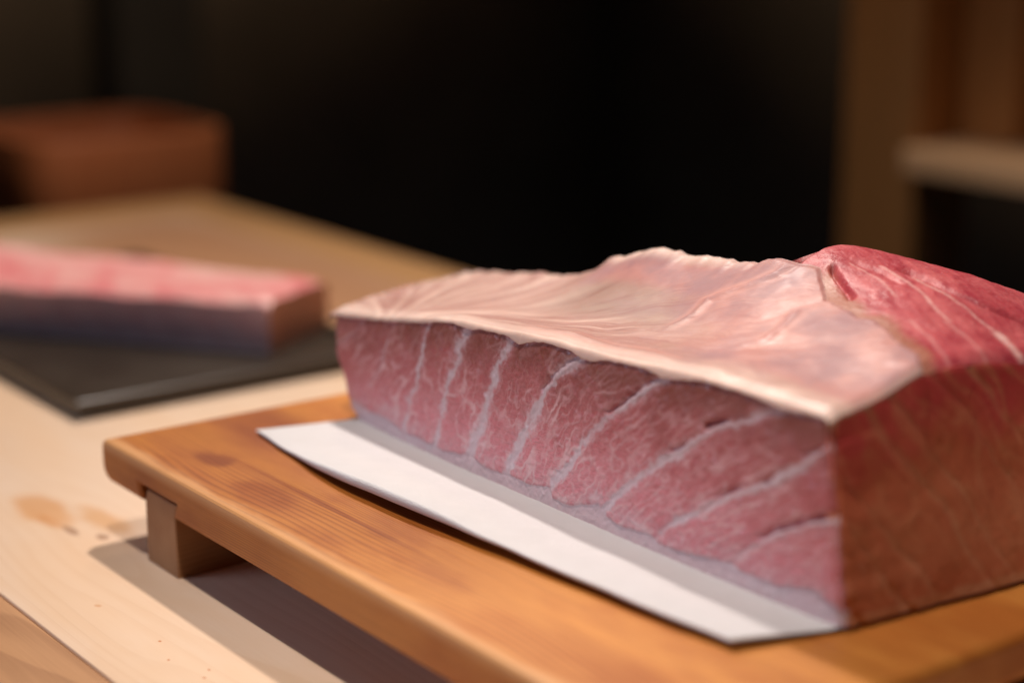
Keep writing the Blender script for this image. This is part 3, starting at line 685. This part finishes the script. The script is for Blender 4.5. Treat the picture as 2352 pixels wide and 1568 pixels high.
# ragged raised back edge and thinning at the torn boundary
bk = sstep(0.86, 0.97, B4)
z4 += bk * (0.0020 * np.exp(-((x4 - 0.196) / 0.006) ** 2) + 0.0004 * np.exp(-((x4 - 0.236) / 0.020) ** 2) + 0.0006 * np.exp(-((x4 - 0.345) / 0.012) ** 2))
z4 += bk * (0.0028 * (vnoise(x4 * 55, 0 * x4, 141) - 0.42) + 0.002 * (vnoise(x4 * 170, 0 * x4, 142) - 0.5)) * sstep(0.36, 0.33, x4)
z4 -= 0.0012 * sstep(0.965, 1.0, B4) + 0.0034 * np.clip((A4 - 0.982) / 0.018, 0, 1) ** 2 + 0.0022 * sstep(0.012, 0.0, A4)
pink = 0.80 * sstep(0.26, 0.44, x4) * sstep(0.05, 0.35, B4) * sstep(1.02, 0.8, B4) + 0.45 * sstep(0.16, 0.28, x4) * sstep(0.35, 0.75, B4) + 0.35 * sstep(0.22, 0.42, x4) + 0.30 * sstep(0.05, 0.12, x4) * sstep(0.30, 0.12, x4) * sstep(0.25, 0.6, B4) + 0.55 * sstep(0.70, 0.82, B4) * sstep(0.96, 0.86, B4) * sstep(0.17, 0.22, x4) * sstep(0.36, 0.30, x4)
edge4 = sstep(0.10, 0.0, B4) * 0.7
edge4 = np.maximum(edge4, sstep(0.985, 1.0, A4) * 0.5)
edge4 = np.maximum(edge4, 0.75 * sstep(0.90, 0.97, B4) * sstep(0.165, 0.21, x4) * sstep(0.35, 0.29, x4))
# lip rows, from the bottom edge of the lip up to the first row of the sheet
xa = x4[:, 0]; za = z4[:, 0]; zlow = np.minimum(ftop(np.clip(xa, 0.047, 0.5102)) - 0.0006 + 0.0008 * (vnoise(xa * 230, 0 * xa, 151) - 0.5), za - 0.0015)
lipv = []; ang = np.linspace(0, math.pi / 2, LIPN + 1)[:-1]
lx = np.repeat(xa[:, None], LIPN, 1); ly = y4[:, :1] - np.cos(ang)[None, :] * (y4[:, :1] - yf4); lz = zlow[:, None] + np.sin(ang)[None, :] * (za - zlow)[:, None]
inn = np.stack([xa, np.full_like(xa, 0.1600), zlow - 0.0002], -1)[:, None, :]
top = np.stack([x4, y4, z4], -1); lip = np.stack([lx, ly, lz], -1)
allg = np.concatenate([inn, lip, top], 1); m = allg.shape[1]
ext = lambda a, val: np.concatenate([np.repeat(a[:, :1], LIPN + 1, 1) if val is None else np.full((NA, LIPN + 1), val), a], 1)
flg = np.concatenate([np.repeat(flow4[:, :1], LIPN + 1, 1), flow4], 1)
band4 = sstep(0.34, 0.66, fbm(th * 11, rr * 7, 301)) * 0.75 + 0.25 * sstep(0.3, 0.7, fbm(th * 30, rr * 12, 302))
line4 = sstep(0.16, 0.0, np.abs(vnoise(th * 42 + 2 * fbm(x4 * 30, y4 * 30, 304), rr * 9, 303) - 0.5) * 2) * sstep(0.35, 0.65, fbm(th * 14, rr * 14, 305)) * sstep(0.03, 0.08, rr)
line4 = np.maximum(line4, 0.8 * sstep(0.20, 0.0, np.abs(vnoise(th * 85, rr * 12, 306) - 0.5) * 2) * sstep(0.45, 0.7, fbm(th * 18, rr * 18, 307)) * sstep(0.05, 0.10, rr))
tan4 = sstep(0.15, 0.24, x4) * sstep(0.40, 0.32, x4) * sstep(0.30, 0.60, B4) * sstep(0.97, 0.86, B4) * (0.65 + 0.6 * fbm(th * 9, rr * 8, 309))
at4 = {'tan': ext(np.clip(tan4, 0, 1), 0.0).ravel(), 'band': ext(band4, None).ravel(), 'line': ext(line4, 0.0).ravel(), 'pink': ext(pink, 0.0).ravel(), 'edge': ext(edge4, 0.9).ravel(), 'crease': ext(crease, 0.0).ravel(), 'flow': flg.reshape(-1, 3)}
o = split_patch(allg.reshape(-1, 3), grid_faces(NA, m), at4, np.ones((NA - 1) * (m - 1), bool), 'membrane', M['membrane'], blk, np.array([0, 0, -0.0025]))
o['label'] = 'pale peach membrane sheet over the top'

# ------------------------------------------------------------------ black tray and the small fish block on it
tr = empty('serving_tray', (-0.60, 0.33, 0.0), label='flat black tray with a low rim on the counter', cat='tray')
TX0, TX1, TY0, TY1, TH = -0.78, -0.258, 0.096, 0.405, 0.0165
bm = bmesh.new()
def ring(ix, z): return [bm.verts.new(p) for p in ((TX0 + ix, TY0 + ix, z), (TX1 - ix, TY0 + ix, z), (TX1 - ix, TY1 - ix, z), (TX0 + ix, TY1 - ix, z))]
rings = [ring(0.006, 0.0008), ring(0.0, 0.005), ring(0.0, TH - 0.001), ring(0.0015, TH), ring(0.010, TH), ring(0.0125, TH - 0.004), ring(0.06, TH - 0.004)]
for a_, b_ in zip(rings[:-1], rings[1:]):
    for i in range(4): bm.faces.new((a_[i], a_[(i + 1) % 4], b_[(i + 1) % 4], b_[i]))
bm.faces.new(rings[-1]); bm.faces.new(rings[0][::-1])
bmesh.ops.recalc_face_normals(bm, faces=bm.faces[:])
me = bpy.data.meshes.new('tray_body'); bm.to_mesh(me); bm.free()
link('tray_body', me, M['tray'], tr, smooth=False)

fz0, fz1 = TH - 0.0038, 0.063
sf = empty('fish_fillet', (-0.5, 0.25, fz0), label='small pink fish block lying on the black tray', cat='fish')
c_fr, c_br, c_bl, c_fl = (-0.311, 0.305), (-0.366, 0.400), (-0.755, 0.19), (-0.575, 0.108)
def bil(u, w):  # u: right->left, w: front->back
    x = (c_fr[0] * (1 - u) + c_fl[0] * u) * (1 - w) + (c_br[0] * (1 - u) + c_bl[0] * u) * w
    y = (c_fr[1] * (1 - u) + c_fl[1] * u) * (1 - w) + (c_br[1] * (1 - u) + c_bl[1] * u) * w
    return x, y
U, W = np.meshgrid(np.linspace(0, 1, 90), np.linspace(0, 1, 40), indexing='ij')
xx, yy = bil(U, W); zz = fz1 + 0.006 * (fbm(U * 7, W * 4, 161) - 0.5) - 0.006 * np.clip(1 - W / 0.12, 0, 1) ** 2 - 0.007 * np.clip((W - 0.86) / 0.14, 0, 1) ** 2 - 0.004 * np.clip(1 - U / 0.05, 0, 1) ** 2
link('top_face', mesh_from('top_face', np.stack([xx, yy, zz], -1).reshape(-1, 3), grid_faces(90, 40, True)), M['fillet'], sf)
def side(name, p, q, ztopf, mat, n=80, m=24):
    s, b = np.meshgrid(np.linspace(0, 1, n), np.linspace(0, 1, m), indexing='ij')
    x = p[0] + (q[0] - p[0]) * s; y = p[1] + (q[1] - p[1]) * s
    z = fz0 + b * (ztopf(s) - fz0)
    nx, ny = (q[1] - p[1]), -(q[0] - p[0]); l = math.hypot(nx, ny); nx /= l; ny /= l
    dd = 0.003 * (fbm(s * 12, b * 4, 171) - 0.5) - 0.0012 * (b - 0.5) ** 2
    flake = np.abs(((s * 9 + b * 0.8 + 0.3 * vnoise(s * 8, b * 3, 172)) % 1) - 0.5)
    ft = np.clip(sstep(0.07, 0.02, flake) * 0.7 + sstep(0.16, 0.05, b), 0, 1)
    me = mesh_from(name, np.stack([x + nx * dd * 0.6, y + ny * dd * 0.6, z], -1).reshape(-1, 3), grid_faces(n, m), {'vein': 0.5 * ft.ravel(), 'tip': np.zeros(b.size), 'fat': ft.ravel(), 'hgt': b.ravel(), 'flow': np.stack([s * 0.4, 0 * s, z], -1).reshape(-1, 3)})
    return link(name, me, mat, sf)
edge_f = lambda u: zz[:, 0][np.clip((u * 89).astype(int), 0, 89)]
edge_b = lambda u: zz[:, -1][np.clip((u * 89).astype(int), 0, 89)]
edge_r = lambda w: zz[0][np.clip((w * 39).astype(int), 0, 39)]
edge_l = lambda w: zz[-1][np.clip((w * 39).astype(int), 0, 39)]
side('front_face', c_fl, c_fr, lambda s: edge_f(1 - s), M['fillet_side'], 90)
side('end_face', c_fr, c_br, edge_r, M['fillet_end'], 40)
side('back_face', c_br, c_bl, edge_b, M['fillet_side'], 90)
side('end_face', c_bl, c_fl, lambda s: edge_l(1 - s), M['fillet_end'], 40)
link('bottom_face', mesh_from('bottom_face', [(*c_fr, fz0), (*c_br, fz0), (*c_bl, fz0), (*c_fl, fz0)], [(0, 1, 2, 3)]), M['fillet_side'], sf)

# ------------------------------------------------------------------ round wooden tub behind the counter
tub_c = (-1.43, 0.648); zr, zb0, ro = 0.070, -0.1115, 0.180
tb = empty('wooden_tub', (*tub_c, zb0), label='reddish-brown wooden tub with rounded corners behind the counter end', cat='tub')
bm = bmesh.new(); N = 96
prof = [(ro - 0.004, zb0), (ro - 0.002, zb0 + 0.002), (ro - 0.001, zr - 0.004), (ro - 0.003, zr), (ro - 0.013, zr), (ro - 0.015, zr - 0.003), (ro - 0.022, zb0 + 0.02), (0.001, zb0 + 0.02)]
def sq(i, r):
    a = 2 * math.pi * i / N; cx, cy = math.cos(a), math.sin(a); k = (abs(cx) ** 5 + abs(cy) ** 5) ** (-1 / 5)
    return tub_c[0] + r * cx * k * 0.86, tub_c[1] + r * cy * k * 0.88
rs = [[bm.verts.new((*sq(i, r), z)) for i in range(N)] for r, z in prof]
for a_, b_ in zip(rs[:-1], rs[1:]):
    for i in range(N): bm.faces.new((a_[i], a_[(i + 1) % N], b_[(i + 1) % N], b_[i]))
bm.faces.new(rs[0][::-1]); bmesh.ops.recalc_face_normals(bm, faces=bm.faces[:])
me = bpy.data.meshes.new('tub_wall'); bm.to_mesh(me); bm.free(); link('tub_wall', me, M['tub'], tb)
for hz in (-0.085,):
    bm = bmesh.new(); k = 0.0022; r0 = ro - 0.003
    rs = [[bm.verts.new((*sq(i, r), z)) for i in range(N)] for r, z in ((r0, hz), (r0 + k, hz + 0.001), (r0 + k, hz + 0.014), (r0, hz + 0.015))]
    for a_, b_ in zip(rs, rs[1:] + rs[:1]):
        for i in range(N): bm.faces.new((a_[i], a_[(i + 1) % N], b_[(i + 1) % N], b_[i]))
    bmesh.ops.recalc_face_normals(bm, faces=bm.faces[:])
    me = bpy.data.meshes.new('hoop'); bm.to_mesh(me); bm.free(); link('hoop', me, M['tray'], tb)

# ------------------------------------------------------------------ timber rack at the right, behind
rk = empty('wooden_rack', (-0.55, 1.55, -0.8), label='dim brown timber post with a pale shelf at the right', cat='rack')
box('post', -0.742, -0.605, 1.50, 1.62, -0.8, 2.2, M['post'], rk, 0.004, 2)
box('back_panel', -0.600, 0.35, 1.70, 1.72, 0.02, 2.2, M['post'], rk, 0.003, 2)
box('side_batten', -0.603, -0.505, 1.585, 1.66, 0.066, 2.2, M['post'], rk, 0.003, 2)
box('shelf_board', -0.603, 0.35, 1.47, 1.698, 0.026, 0.063, M['shelf'], rk, 0.004, 2)
